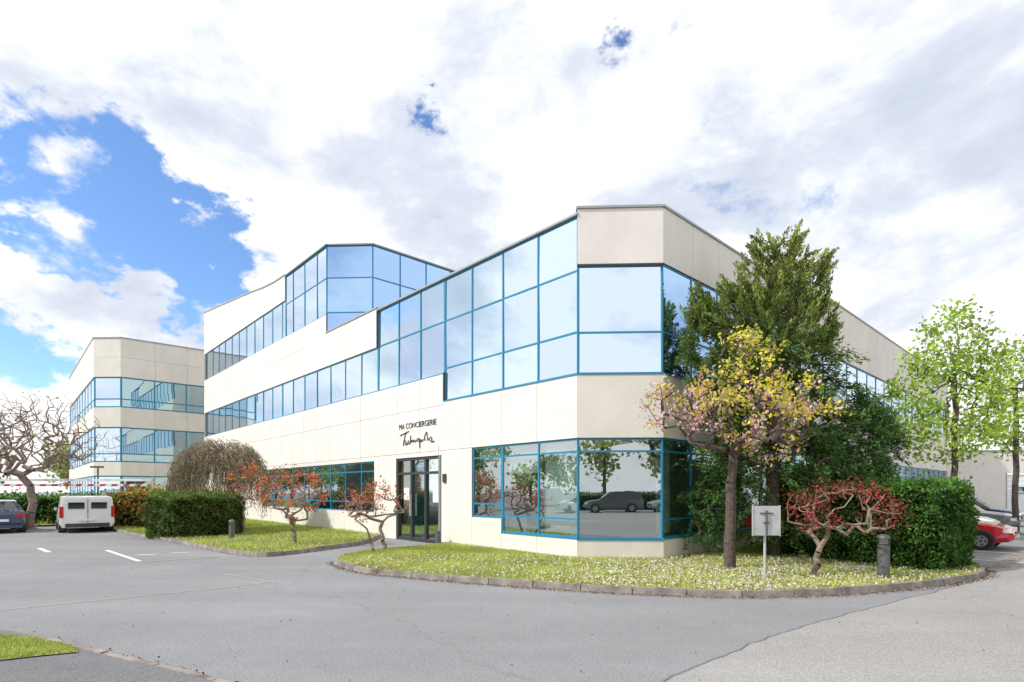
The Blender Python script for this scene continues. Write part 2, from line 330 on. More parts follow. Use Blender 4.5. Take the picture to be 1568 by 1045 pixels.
strip(g,G(163,843),G(214,860),.10,.004,'paint'); strip(g,G(218,861),G(335,853),.07,.008,'painty')
strip(g,G(210,850),G(238,850),.25,.004,'painty'); strip(g,G(262,847),G(290,847),.2,.004,'painty')
strip(g,G(0,820),G(120,812),.08,.004,'paint'); strip(g,G(60,840),G(75,846),.12,.004,'paint')
for (x0,y0) in ((11.5,12.0),(13.2,13.6),(14.9,15.2),(16.6,16.8)): strip(g,(x0,y0),(x0-3.0,y0+3.2),.1,.008,'paint')
g.obj('road_markings')
g=MB()
pts=jit([G(-200,955),G(0,935),G(300,905),G(415,892),G(345,880)],14,.015)
for a,b in zip(pts[:-1],pts[1:]): strip(g,a,b,.028,.006,'painty')
for a,b in zip(seam[:-1],seam[1:]): strip(g,a,b,.014,.012,'tar')
g.obj('asphalt_seams')
def resample(pts,step):
    P=[np.array(p,float) for p in pts]
    C=[]
    for i in range(len(P)-1):
        p0=P[max(i-1,0)];p1=P[i];p2=P[i+1];p3=P[min(i+2,len(P)-1)]
        for k in range(12):
            t=k/12; C.append(.5*((2*p1)+(-p0+p2)*t+(2*p0-5*p1+4*p2-p3)*t*t+(-p0+3*p1-3*p2+p3)*t**3))
    C.append(P[-1]); C=np.array(C); s=np.r_[0,np.cumsum(np.linalg.norm(np.diff(C,axis=0),axis=1))]
    n=max(2,int(s[-1]/step)); q=np.linspace(0,s[-1],n+1); return np.stack([np.interp(q,s,C[:,0]),np.interp(q,s,C[:,1])],1)
def kerb(name,pts,h=.11,w=.13,seg=.8,debris=0,side=-1):
    mb=MB(); C=resample(pts,seg/4); n=len(C)
    T=np.gradient(C,axis=0);T/=np.linalg.norm(T,axis=1)[:,None];Nn=np.stack([-T[:,1],T[:,0]],1)
    i=0
    while i<n-1:
        j=min(i+4,n-1); dz=random.uniform(-.012,.01)
        for k in range(i,j):
            a=C[k]+(T[k]*.008 if k==i else 0);b=C[k+1]-(T[k+1]*.008 if k+1==j else 0)
            na=Nn[k];nb=Nn[k+1];z=h+dz
            mb.hexa([(*(a-na*w/2),-.02),(*(b-nb*w/2),-.02),(*(b+nb*w/2),-.02),(*(a+na*w/2),-.02),(*(a-na*w*.3),z),(*(b-nb*w*.3),z),(*(b+nb*w*.3),z),(*(a+na*w*.3),z)],'kerb')
        i=j
    if debris:
        k=rng.integers(0,n-1,debris); off=w/2+.01+np.abs(rng.normal(0,.07,debris)); f=rng.uniform(0,1,debris)
        p=C[k]*(1-f)[:,None]+C[k+1]*f[:,None]+Nn[k]*(side*off)[:,None]
        q=leafq(np.c_[p,np.full(debris,.018)],.014,.7); q[:,:,2]=np.clip(q[:,:,2],.013,.04)
        mb.quads(q,'leaf',mixcol(debris,[(.12,.08,.05),(.25,.2,.12),(.6,.4,.4),(.08,.07,.06)],.3))
    mb.obj(name); return C
def inside(P,poly_):
    x,y=P[:,0],P[:,1];r=np.zeros(len(P),bool);n=len(poly_)
    for i in range(n):
        x0,y0=poly_[i];x1,y1=poly_[(i+1)%n]
        c=((y0>y)!=(y1>y)); xi=(x1-x0)*(y-y0)/((y1-y0)+1e-12)+x0; r^=c&(x<xi)
    return r
def grass(name,poly_,dens,h,z=.07):
    poly_=[tuple(map(float,p)) for p in poly_]; mb=MB(); poly(mb,poly_,z,'soil')
    a=np.array(poly_);lo=a.min(0);hi=a.max(0);n=int((hi[0]-lo[0])*(hi[1]-lo[1])*dens)
    P=rng.uniform(lo,hi,(n,2)); P=P[inside(P,poly_)]; n=len(P)
    B_=np.c_[P,np.full(n,z)]; an=rng.uniform(0,6.28,n); wv=np.stack([np.cos(an),np.sin(an),0*an],1)*h*.12
    pt=np.sin(P[:,0]*1.7+P[:,1]*.9)*np.sin(P[:,1]*2.3-P[:,0]*.6)+.6*np.sin(P[:,0]*5.1+2*np.sin(P[:,1]*3))*np.sin(P[:,1]*6.3)
    hh=h*rng.uniform(.5,1.3,n)*(1+.25*pt)
    tip=B_+np.c_[rng.normal(0,h*.35,(n,2)),hh]
    Q=np.stack([B_-wv,B_+wv,tip+wv*.3,tip-wv*.3],1)
    c=mixcol(n,[(.38,.46,.10),(.46,.50,.14),(.27,.38,.07),(.54,.52,.20)],.28)*(1+.22*pt)[:,None]
    mb.quads(Q,'leaf',np.clip(c,0,1)); return mb,P
front=[G(516,861),G(520,867),G(560,878),G(640,886),G(720,893),G(800,899),G(950,909),G(1100,914),G(1200,914),G(1300,910),G(1400,901),G(1460,893),G(1503,882),(9.9,11.9),(10.0,13.2)]
kc=kerb('kerb',front,debris=3200)
back=[(9.3,15.2),R_(6.2),B,A,L_(3.8),L_(5.0),G(650,840),G(600,844),G(560,848),G(528,854)]
mb,P=grass('lawn',[tuple(p) for p in kc]+back,1500,.05)
n=26000; pp=np.c_[rng.uniform(-3.5,9,n),rng.uniform(8.2,13,n)]; d=np.hypot(pp[:,0]-3.8,(pp[:,1]-9.9)*1.3); keep=rng.uniform(0,1,n)<np.clip(1.25-d/4.2,.25,1); pp=pp[keep&inside(pp,[tuple(p) for p in kc]+back)]
C=np.c_[pp,rng.uniform(.10,.14,len(pp))]
mb.quads(leafq(C,.018,.8),'leaf',mixcol(len(pp),[(.9,.9,.86),(.82,.62,.6),(.8,.74,.2),(.66,.6,.42)],.1,[.45,.2,.2,.15]))
mb.obj('lawn')
kerb('kerb',[back[-1],back[-2],back[-3],back[-4],L_(5.2)],h=.09,w=.1)
lf=[G(180,815),G(225,824),G(262,830),G(310,840),G(365,850),G(400,853),G(440,850),G(500,842),G(553,834),tuple(L_(8.9))]
kc2=kerb('kerb',lf,debris=500); lpoly=[tuple(p) for p in kc2]+[tuple(L_(9.2)),tuple(L_(29)),(-20,31),(-18,24)]
mb,P=grass('lawn',lpoly,500,.08)
n=2500; pp=np.c_[rng.uniform(-12,-4,n),rng.uniform(13.5,19,n)]; pp=pp[inside(pp,lpoly)]; mb.quads(leafq(np.c_[pp,rng.uniform(.1,.15,len(pp))],.02,.8),'leaf',mixcol(len(pp),[(.8,.8,.75),(.7,.62,.3)],.15)); mb.obj('lawn')
bl=[(-12,8.4),G(0,974),G(60,985),G(130,1003),G(210,1022),G(310,1047),(-1.3,3.7),(-.3,1.5)]
kc3=kerb('kerb',bl,h=.07,w=.1,debris=500,side=1)
g=MB(); poly(g,[tuple(p) for p in kc3]+[(-1,-4),(-14,-4)],.06,'asphalt3'); g.obj('footpath')
gp=[(-12,8.25),(-5.7,5.93),G(60,990),G(112,1003),G(120,1010),G(60,1016),G(0,1023),(-9,5.3),(-12,6)]
mb,P=grass('lawn',gp,5000,.035,.072); mb.obj('lawn')
kerb('kerb',[(9.5,10.9),(11.5,12.7),(13.6,14.6),(20,20.5),(30,29.5)],h=.03,w=.35)
mb,P=grass('lawn',[(-60,24.8),(-21,24.6),(-19,30),(-24,37),(-60,50)],25,.25); mb.obj('lawn')
n=200; pp=np.c_[rng.uniform(-8,9,n),rng.uniform(4.5,12,n)]; g=MB(); Cc=np.c_[pp,np.full(n,.016)]; qd=leafq(Cc,.014,.6); qd[:,:,2]=np.clip(qd[:,:,2],.013,.04); g.quads(qd,'leaf',mixcol(n,[(.12,.09,.06),(.25,.2,.12)],.3)); g.obj('fallen_leaves')
# ---------------------------------------------------------------- trees
def ell(n,c,r,shell=.35):
    d=rand_dirs(n); rr=rng.uniform(shell,1,n)**(1/2.2); return np.array(c)+d*rr[:,None]*np.array(r)
def colonize(mb,trunk,targets,rtip,bark,step=.25,expo=.5,wob=.04,rmax=.2,sides=5,up=.25,first=None):
    nodes=[np.array(p,float) for p in trunk]; par=[-1]+list(range(len(trunk)-1)); top=np.array(trunk[-1],float)
    T=sorted([np.array(t) for t in targets],key=lambda t:np.linalg.norm(t-top)); tips=[]
    nt=len(trunk)
    if first is None: first=nt-2
    for t in T:
        Pn=np.array(nodes[first:]); d=np.linalg.norm(Pn-t,axis=1)+ .4*np.clip(Pn[:,2]-t[2],0,9)
        k=int(np.argmin(d))+first; a=nodes[k]; L=np.linalg.norm(t-a); ns=max(1,int(L/step)); prev=k
        side=rng.normal(0,1,3)*wob
        for i in range(1,ns+1):
            f=i/ns; q=a*(1-f)+t*f+side*math.sin(f*math.pi)*L*1.5+ (rng.normal(0,wob*.3,3) if i<ns else 0); q[2]-= -up*L*.3*math.sin(f*math.pi)
            nodes.append(q);par.append(prev);prev=len(nodes)-1
        tips.append(prev)
    cnt=np.zeros(len(nodes))
    for t in tips: cnt[t]+=1
    for i in range(len(nodes)-1,0,-1): cnt[par[i]]+=cnt[i]
    rad=np.minimum(rtip*np.maximum(cnt,1)**expo,rmax)
    for i in range(nt): rad[i]=rmax*(1-.25*i/nt)
    for i in range(1,len(nodes)):
        a=par[i]; ra=min(rad[a],rad[i]*1.3) if i>=nt else rad[a]
        mb.tube(nodes[a],nodes[i],ra,rad[i],bark,10 if i<nt else (6 if cnt[i]>6 else 3))
    return np.array(nodes),np.array(par),np.array(tips),cnt
def trunkpts(x,y,h,n=6,j=.03,lean=(0,0),z0=0.0):
    return [(x+lean[0]*i/n+random.uniform(-j,j)*(i>0),y+lean[1]*i/n+random.uniform(-j,j)*(i>0),z0+(h-z0)*i/n) for i in range(n+1)]
def leaftree(name,trunk,targets,rtip,bark,nl,sig,size,cols,w=None,expo=.5,asp=.55,colf=None,rmax=.2,wob=.05,mat='leaf',outer=3,flare=1.4,step=.25,up=.25,first=None):
    mb=MB(); N_,par,tips,cnt=colonize(mb,trunk,targets,rtip,bark,expo=expo,rmax=rmax,wob=wob,step=step,up=up,first=first)
    b=np.array(trunk[0]); mb.tube(b-(0,0,.05),b*.8+np.array(trunk[1])*.2,rmax*flare,rmax,bark,10)
    if nl>0:
        ok=np.where(cnt<=outer)[0]; ok=ok[ok>len(trunk)]; c=np.repeat(N_[ok],nl,axis=0)+rng.normal(0,sig,(len(ok)*nl,3))
        cl=np.repeat(rng.uniform(.65,1.25,len(ok)),nl)
        col=mixcol(len(c),cols,.2,w)*cl[:,None] if colf is None else colf(c)*cl[:,None]
        mb.quads(leafq(c,size,asp),mat,np.clip(col,0,1))
    return mb
tg=np.concatenate
# flowering cherry
x0,y0=4.26,10.8
tr=trunkpts(x0,y0,1.75,6,.015)
T=tg([ell(130,(4.55,10.8,3.1),(1.4,1.2,.95),.2),ell(44,(3.25,10.6,3.2),(.85,.7,.6)),ell(40,(5.6,10.9,3.05),(.85,.8,.5)),ell(34,(4.6,10.8,4.0),(.65,.6,.5)),ell(12,(4.4,10.7,4.4),(.3,.3,.3))])
T=T[T[:,2]>2.1]
def ccol(c):
    n=len(c); pink=np.clip((3.75-c[:,2])*.5-(c[:,0]-4.6)*.22,0.05,.8)+rng.normal(0,.18,n)
    pink=np.maximum(pink,.7*np.exp(-((c[:,0]-5.7)**2+(c[:,2]-3.3)**2)/.25))
    a=mixcol(n,[(.88,.76,.10),(.68,.68,.12),(.92,.70,.14),(.52,.56,.09)],.15);b=mixcol(n,[(.84,.46,.58),(.72,.36,.50),(.86,.62,.68)],.12)
    return np.where((rng.uniform(0,1,n)<pink)[:,None],b,a)
mb=leaftree('c',tr,T,.009,'bark',34,.095,.040,None,colf=ccol,rmax=.115,wob=.045,outer=2,expo=.40,up=.1,step=.2,asp=.65); mb.obj('flowering_cherry_tree')
# conifer
yc=12.7
def pe(n,u,v,ru,rv,ry,sh=.3,y=yc): return ell(n,((u-784)/F*y,y,CH+(HZ-v)/F*y),(ru/F*y,ry,rv/F*y),sh)
L1=[pe(270,1165,530,88,85,1.0,.1),pe(110,1185,450,50,42,.6,.1),pe(70,1085,490,34,32,.4,.1,12.1),pe(80,1110,570,60,60,.5,.1,12.1),pe(70,1230,510,45,60,.6),pe(230,1190,640,120,80,1.25),pe(330,1210,740,140,105,1.35),pe(170,1310,680,60,70,.8),pe(90,1290,760,70,60,.8),pe(80,1095,770,44,75,.6),pe(100,1200,570,100,60,1.0)]
for u,v,s in((1160,382,1.),(1188,372,1.1),(1216,366,1.2),(1236,400,.9),(1262,400,1.1),(1138,412,.9),(1112,440,.9),(1070,458,.8),(1256,440,1),(1270,500,.8),(1055,510,.6),(1200,400,1),(1345,620,1),(1368,655,.7),(1320,600,.8)):
    L1.append(pe(int(18*s),u,v+14,9,34*s,.2,.0,yc if u>1100 else 12.1))
T=tg(L1)
T=T[T[:,2]>.25]
fd=(T[:,0]-3.42)*.678-(T[:,1]-12.45)*.735
T=T[fd>.22]
mb=MB(); xc=(1190-784)/F*yc; tr=trunkpts(xc,yc+.2,5.0,9,.06)
N_,par,tips,cnt=colonize(mb,tr,T,.006,'bark',expo=.38,rmax=.15,wob=.04,first=1)
tp=N_[tips]; out=tp-np.array([xc,yc,0]); out[:,2]=.0; out/=np.linalg.norm(out,axis=1)[:,None]+1e-6
Ls=[];Cs=[]
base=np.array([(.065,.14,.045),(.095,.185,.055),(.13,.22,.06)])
for i in range(len(tp)):
    k=66; hi_=tp[i,2]>4.8; s=rng.uniform(.2,.40) if not hi_ else rng.uniform(.18,.32)
    dr=out[i]*.7+np.array([0,0,rng.uniform(-.5,.8) if not hi_ else rng.uniform(.5,1.5)])+rng.normal(0,.25,3); dr/=np.linalg.norm(dr)
    f=rng.uniform(-.8,1,k); wd_=.06 if not hi_ else .042
    c=tp[i]+dr*(f*s)[:,None]+rng.normal(0,wd_,(k,3))*(1.3-np.abs(f))[:,None]; c[:,2]-=.12*np.clip(f,0,1)**2*(0 if hi_ else 1)
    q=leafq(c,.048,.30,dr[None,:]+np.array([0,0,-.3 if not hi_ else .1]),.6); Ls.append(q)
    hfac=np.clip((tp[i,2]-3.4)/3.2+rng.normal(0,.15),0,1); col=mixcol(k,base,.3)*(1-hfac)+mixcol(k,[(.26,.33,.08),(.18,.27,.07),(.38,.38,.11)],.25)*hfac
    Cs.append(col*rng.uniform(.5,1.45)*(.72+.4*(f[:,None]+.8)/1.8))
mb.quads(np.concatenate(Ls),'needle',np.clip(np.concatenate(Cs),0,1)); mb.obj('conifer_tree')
def gtree(u,y,vt,vb,hw,n,name='young_maple_tree'):
    x=(u-784)/F*y; zt=ZV(vt,y);zb=ZV(vb,y);r=hw/F*y;zc=(zt+zb)/2;rz=(zt-zb)/2
    T=tg([ell(int(n*.6),(x,y,zc-rz*.25),(r,r*.9,rz*.75),.15),ell(int(n*.3),(x-.05,y,zc+rz*.35),(r*.6,r*.6,rz*.62),.1),ell(int(n*.12),(x+r*.2,y,zc-rz*.55),(r*1.05,r,rz*.35))])
    tr=trunkpts(x,y,zc+rz*.1,9,.04)
    leaftree(name,tr,T,.006,'bark',40,.20,.078,[(.37,.53,.08),(.46,.60,.11),(.25,.41,.06)],expo=.42,rmax=.10,outer=2,step=.3,wob=.03,up=.1,first=4).obj(name)
gtree(1462,17.5,465,705,92,230); gtree(1556,20.0,515,690,62,150)
def maple(u,v,vt,vb,ul,ur,n,cols,nl,name='japanese_maple_tree',h=.55,rm=.07,size=.042,bark='barkl',rt=.008):
    x,y=G(u,v,.07); zt=ZV(vt,y);zb=ZV(vb,y);xl=(ul-784)/F*y;xr=(ur-784)/F*y
    c=((xl+xr)/2,y,(zt+zb)/2);r=((xr-xl)/2,(xr-xl)/2*.8,(zt-zb)/2)
    T=ell(n,c,r,.3); tr=trunkpts(x,y,h,5,.035,((c[0]-x)*.2,0),.05)
    leaftree(name,tr,T,rt,bark,nl,.085,size,cols,expo=.40,rmax=rm,wob=.07,outer=1,step=.15,first=2).obj(name)
redc=[(.54,.12,.07),(.62,.20,.11),(.40,.09,.06),(.54,.34,.11)]
maple(450,833,716,800,398,502,130,redc,26,h=.6,rm=.06)
maple(372,818,712,775,345,415,70,redc,24,h=1.0,rm=.05)
maple(590,843,740,800,520,632,70,redc,20,h=.4,rm=.055,size=.036)
maple(572,846,760,800,520,585,16,redc,14,h=.3,rm=.045,size=.036)
maple(1248,882,738,825,1202,1370,130,[(.36,.07,.07),(.46,.12,.08),(.26,.05,.05)],22,h=.6,rm=.06,size=.036,rt=.007)
# weeping tree
mb=MB(); x,y=-10.6,21.3
tpn=trunkpts(x,y,2.3,6,.07,(-.3,0))
for a,b in zip(tpn[:-1],tpn[1:]): mb.tube(a,b,.13,.12,'barkl',8)
cxx=(337-784)/F*y
for i in range(950):
    an=rng.uniform(0,6.28); rr=rng.uniform(.02,1)**.5*1.5; top=np.array([cxx+.2,y,2.4]); lump=.14*math.sin(an*3+1)+.08*math.sin(an*7)
    h=3.55-.8*(rr/1.5)**2+rng.uniform(-.3,.1)+lump*.7; e=np.array([cxx+math.cos(an)*rr,y+math.sin(an)*rr,h])
    bot=max(h-rng.uniform(.3,1.0)*(1.0+1.3*rr/1.5),.6)
    if rng.uniform()<.08: 
        mid=(top+e)/2+np.array([0,0,.3]); mb.tube(top,mid,.045,.03,'barkl',5); mb.tube(mid,e,.03,.012,'barkl',4)
    pts=[e];k=6;ph=rng.uniform(0,6.28)
    for j in range(1,k+1):
        f=j/k; q=rr+.3*math.sqrt(f)+.06*math.sin(f*7+ph); pts.append(np.array([cxx+math.cos(an)*q+rng.normal(0,.05),y+math.sin(an)*q+rng.normal(0,.05),h+(bot-h)*f**1.3]))
    for a,b in zip(pts[:-1],pts[1:]): mb.tube(a,b,.009,.007,'barkl',3)
    c=np.repeat(np.array(pts[1:]),4,axis=0)+rng.normal(0,.05,((len(pts)-1)*4,3)); mb.quads(leafq(c,.032,.35),'leaf',mixcol(len(c),[(.42,.38,.22),(.32,.28,.18),(.44,.46,.18)],.3))
mb.obj('weeping_tree')
def baretree(u,y,vt,vb,hw,n,name='bare_tree'):
    x=(u-784)/F*y;zt=ZV(vt,y);zb=ZV(vb,y);r=hw/F*y
    T=ell(n,(x,y,(zt+zb)/2),(r,r*.8,(zt-zb)/2),.1)
    leaftree(name,trunkpts(x,y,1.8,5,.06),T,.009,'barkl',1,.12,.05,[(.4,.4,.15),(.35,.3,.18)],expo=.40,rmax=.17,wob=.035,outer=1,step=.35,up=.3).obj(name)
baretree(48,23,600,730,108,800); baretree(-30,30,600,720,100,400)
def hedge(name,foot,h,n,cols,size=.04,rough=.07):
    foot=[np.array(p,float) for p in foot]; mb=MB(); c=sum(foot)/len(foot)
    inn=[c+(p-c)*.93 for p in foot]; k=len(foot)
    mb.add([(*p,0) for p in inn]+[(*p,h-.08) for p in inn],[tuple(range(k,2*k))]+[(i,(i+1)%k,k+(i+1)%k,k+i) for i in range(k)],'needle',(.015,.025,.01))
    per=[np.linalg.norm(foot[(i+1)%k]-foot[i]) for i in range(k)]
    P=[]
    for i in range(k):
        m=int(n*.75*per[i]/sum(per)); f=rng.uniform(0,1,m); z=h*rng.uniform(0.02,1,m)**.9; q=foot[i]+(foot[(i+1)%k]-foot[i])*f[:,None]
        dd=(foot[(i+1)%k]-foot[i])/per[i]; nrm=np.array([dd[1],-dd[0]]); 
        if np.dot(nrm,foot[i]-c)<0:nrm=-nrm
        bul=.07*np.sin(q[:,0]*3.1+z*2)*np.sin(z*4+q[:,1]*2.3)
        q=q+nrm*(bul+rng.normal(0,rough*.6,m)-.08*np.clip(z/h-.85,0,1)/.15)[:,None]; P.append(np.c_[q,z])
    a=np.array(foot);m=int(n*.5);q=rng.uniform(a.min(0),a.max(0),(m,2));q=q[inside(q,[tuple(p) for p in foot])]
    P.append(np.c_[q,h+.07*np.sin(q[:,0]*3)*np.sin(q[:,1]*4)+rng.normal(0,rough*.9,len(q))+ (rng.uniform(0,1,len(q))>.94)*rng.uniform(.03,.13,len(q))]); P=np.concatenate(P)
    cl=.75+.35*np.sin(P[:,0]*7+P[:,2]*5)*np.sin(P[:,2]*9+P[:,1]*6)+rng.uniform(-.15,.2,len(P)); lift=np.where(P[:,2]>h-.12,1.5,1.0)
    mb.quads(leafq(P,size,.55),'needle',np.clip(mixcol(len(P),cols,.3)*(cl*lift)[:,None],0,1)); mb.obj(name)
hc=[(.09,.19,.045),(.13,.26,.055),(.06,.14,.035)]
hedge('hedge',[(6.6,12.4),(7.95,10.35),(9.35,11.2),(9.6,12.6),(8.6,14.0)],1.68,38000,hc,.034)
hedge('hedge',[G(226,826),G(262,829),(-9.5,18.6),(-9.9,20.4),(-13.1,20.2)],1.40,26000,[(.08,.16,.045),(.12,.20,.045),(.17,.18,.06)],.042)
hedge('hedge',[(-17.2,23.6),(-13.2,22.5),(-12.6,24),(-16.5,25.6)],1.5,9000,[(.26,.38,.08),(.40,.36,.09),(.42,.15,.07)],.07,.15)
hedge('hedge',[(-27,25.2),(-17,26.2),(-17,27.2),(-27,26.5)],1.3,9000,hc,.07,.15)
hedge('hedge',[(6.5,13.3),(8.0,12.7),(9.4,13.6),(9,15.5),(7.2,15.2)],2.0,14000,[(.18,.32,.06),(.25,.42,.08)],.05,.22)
def mass(name,items,cols,size):
    mb=MB()
    for (x,y,r,h,n) in items:
        mb.tube((x,y,0),(x,y,h*.6),.2,.1,'bark',6)
        for j in range(n//200):
            c=np.array([x,y,h*.62])+rand_dirs(1)[0]*np.array([r,r,h*.36])*rng.uniform(.3,1)
            P=c+rng.normal(0,1,(200,3))*np.array([r*.22,r*.22,h*.1]); mb.quads(leafq(P,size,.6),'leaf',np.clip(mixcol(200,cols,.25)*rng.uniform(.55,1.3),0,1))
    mb.obj(name)
gc=[(.22,.33,.09),(.34,.44,.12),(.42,.46,.18),(.40,.33,.23)]
it=[(random.uniform(-85,-38),random.uniform(48,75),random.uniform(3,5),random.uniform(6,9.5),1800) for _ in range(16)]
mass('distant_trees',it,gc,.28)
it=[(x+random.uniform(-1,1),-24+random.uniform(-3,2),random.uniform(2.4,3.4),random.uniform(5,8),1200) for x in range(-30,45,5)]+[(-36+random.uniform(-3,2),y,random.uniform(2.4,3.4),random.uniform(5,7.5),1200) for y in range(-20,22,5)]
mass('distant_trees',it,gc,.23)
it=[(42+random.uniform(-3,3),y,3,5.5,1000) for y in range(-18,20,7)]
mass('distant_trees',it,gc,.24)
hedge('hedge',[(-30,-19),(35,-19),(35,-18),(-30,-18)],1.2,9000,hc,.12,.1)
# ---------------------------------------------------------------- vehicles
SUV=[(-.50,.28,.50,.54,.86,.9),(-.49,.20,.58,.64,.94,.86),(-.44,.17,.62,.93,.98,.76),(-.33,.16,.62,.99,1,.74),(-.05,.16,.62,1.0,1,.74),(.07,.16,.61,.97,1,.76),(.23,.16,.60,.64,1,.88),(.40,.17,.54,.58,.97,.88),(.47,.20,.48,.51,.88,.85),(.50,.26,.38,.41,.76,.8)]
SED=[(-.50,.30,.52,.56,.84,.9),(-.485,.2,.60,.66,.93,.88),(-.40,.17,.62,.70,.98,.86),(-.25,.16,.62,.96,1,.72),(-.05,.16,.62,1.0,1,.72),(.06,.16,.61,.96,1,.74),(.22,.16,.60,.64,1,.88),(.40,.17,.53,.57,.96,.88),(.47,.20,.46,.49,.86,.85),(.50,.26,.36,.39,.74,.8)]
VAN=[(-.50,.16,.55,.93,.97,.90),(-.495,.15,.55,.98,1,.90),(-.3,.14,.55,1.0,1,.90),(.08,.14,.55,1.0,1,.90),(.18,.14,.55,.96,1,.86),(.33,.14,.53,.58,1,.9),(.44,.16,.47,.52,.96,.88),(.49,.2,.40,.43,.86,.85),(.50,.25,.34,.36,.8,.8)]
def car(name,loc,head,L,Wd,H,paint,prof,van=False,z0=0):
    mb=MB(); ch,sh=math.cos(head),math.sin(head)
    def tf(p): return (loc[0]+p[0]*ch-p[1]*sh,loc[1]+p[0]*sh+p[1]*ch,z0+p[2])
    vs=[];
    for x,zl,zb,zt,wf,tw in prof:
        w=Wd/2*wf; t=w*tw
        for yy,zz in((-.9*w,zl),(-w,zl+.1),(-w*.985,zb),(-t,zt-.015),(-t*.85,zt),(t*.85,zt),(t,zt-.015),(w*.985,zb),(w,zl+.1),(.9*w,zl)): vs.append(tf((x*L,yy,zz*H)))
    n=10; fp=[];fg=[]
    for i in range(len(prof)-1):
        a,b=prof[i],prof[i+1]
        for j in range(n):
            f=(i*n+j,(i+1)*n+j,(i+1)*n+(j+1)%n,i*n+(j+1)%n); gls=False
            if j in(2,6) and (a[3]-a[2]>.2 or b[3]-b[2]>.2): gls=(not van) or b[0]>.1
            if j in(3,4,5) and abs(a[3]-b[3])>.2: gls=True
            if van and i<2: gls=False
            (fg if gls else fp).append(f)
    fp+= [tuple(range(n)),tuple(range((len(prof)-1)*n,len(prof)*n))]
    mb.add(vs,fp,paint); mb.add(vs,fg,'cglass')
    def bx(x0,x1,y0,y1,z0_,z1_,m):
        mb.hexa([tf(p) for p in((x0,y0,z0_),(x1,y0,z0_),(x1,y1,z0_),(x0,y1,z0_),(x0,y0,z1_),(x1,y0,z1_),(x1,y1,z1_),(x0,y1,z1_))],m)
    r=.205*H if not van else .175*H
    for sx in(-.3,.32):
        for s in(-1,1):
            y=s*Wd/2; c=lambda yy:tf((sx*L,yy,r))
            mb.tube(c(y-s*.25),c(y+s*.004),r*1.18,r*1.18,'dark',20,True)
            mb.tube(c(y-s*.22),c(y+s*.012),r,r,'tyre',20,True); mb.tube(c(y-s*.1),c(y+s*.02),r*.66,r*.62,'rim',12,True); mb.tube(c(y),c(y+s*.028),r*.15,r*.12,'dark',8,True)
            for q in range(5):
                an=q*1.2566; 
                mb.tube(tf((sx*L+r*.4*math.cos(an),y+s*.015,r+r*.4*math.sin(an))),tf((sx*L+r*.4*math.cos(an),y+s*.023,r+r*.4*math.sin(an))),r*.13,r*.13,'dark',6,True)
    for s in(-1,1):
        w=Wd/2*s
        if van:
            bx(-L*.505,-L*.47,*sorted((w*.86,w*1.003)),.42*H,.72*H,'tail'); bx(-L*.507,-L*.49,*sorted((w*.12,w*.70)),.66*H,.83*H,'cglass')
        else:
            bx(-L*.503,-L*.46,*sorted((w*.55,w*.93)),.50*H,.58*H,'tail')
            bx(-L*.07,-L*.05,*sorted((w*.80,w*.995)),.60*H,.66*H,paint)
        bx(L*.44,L*.488,*sorted((w*.55,w*.9)),.40*H,.48*H,'lamp')
        bx(L*.13,L*.17,*sorted((w*1.0,w*1.12)),.58*H,.66*H,paint)
        bx(-L*.1,-L*.07,*sorted((w*1.002,w*1.01)),.5*H,.515*H,'dark'); bx(L*.06,L*.09,*sorted((w*1.002,w*1.01)),.5*H,.515*H,'dark')
    bx(-L*.51,-L*.48,-Wd*.4,Wd*.4,.16*H,.26*H,'dark' if van else paint)
    bx(-L*.513,-L*.5,-.26,.26,.33*H if van else .36*H,.38*H if van else .43*H,'lamp'); bx(L*.495,L*.51,-.26,.26,.28*H,.35*H,'lamp')
    bx(L*.485,L*.503,-Wd*.25,Wd*.25,.36*H,.41*H,'dark')
    if van: bx(-L*.506,-L*.49,-.008,.008,.18*H,.93*H,'dark')
    mb.obj(name)
hv=math.atan2(.76,-.66)
car('parked_van',(-17.5,22.6),hv,3.9,1.68,1.40,'white',VAN,True)
car('parked_car',(-20.5,21.9),hv+.1,3.9,1.6,1.25,'navy',SED)
car('parked_car',(-24.5,27.0),hv,3.8,1.6,1.2,'silver',SUV)
hr=math.atan2(-.73,.68)
car('parked_car',(12.4,16.3),hr,3.7,1.55,1.22,'red',SED)
car('parked_car',(14.5,19.3),hr,3.8,1.6,1.25,'white',SUV)
car('parked_car',(17.3,21.6),hr,3.8,1.6,1.3,'grey',SUV)
car('parked_car',(21.5,26.0),hr,3.8,1.6,1.3,'navy',SED)
car('parked_car',(5.0,-14.2),math.pi,4.1,1.7,1.5,'grey',SUV)
car('parked_car',(9.6,-14.6),math.pi,4.1,1.7,1.4,'silver',SED)
car('parked_car',(-17.5,4.5),1.4,4.1,1.7,1.45,'grey',SUV); car('parked_car',(-22,11),1.4,4.1,1.7,1.4,'white',SED)
car('parked_car',(-1.5,-15.0),math.pi,4.1,1.7,1.4,'navy',SUV)
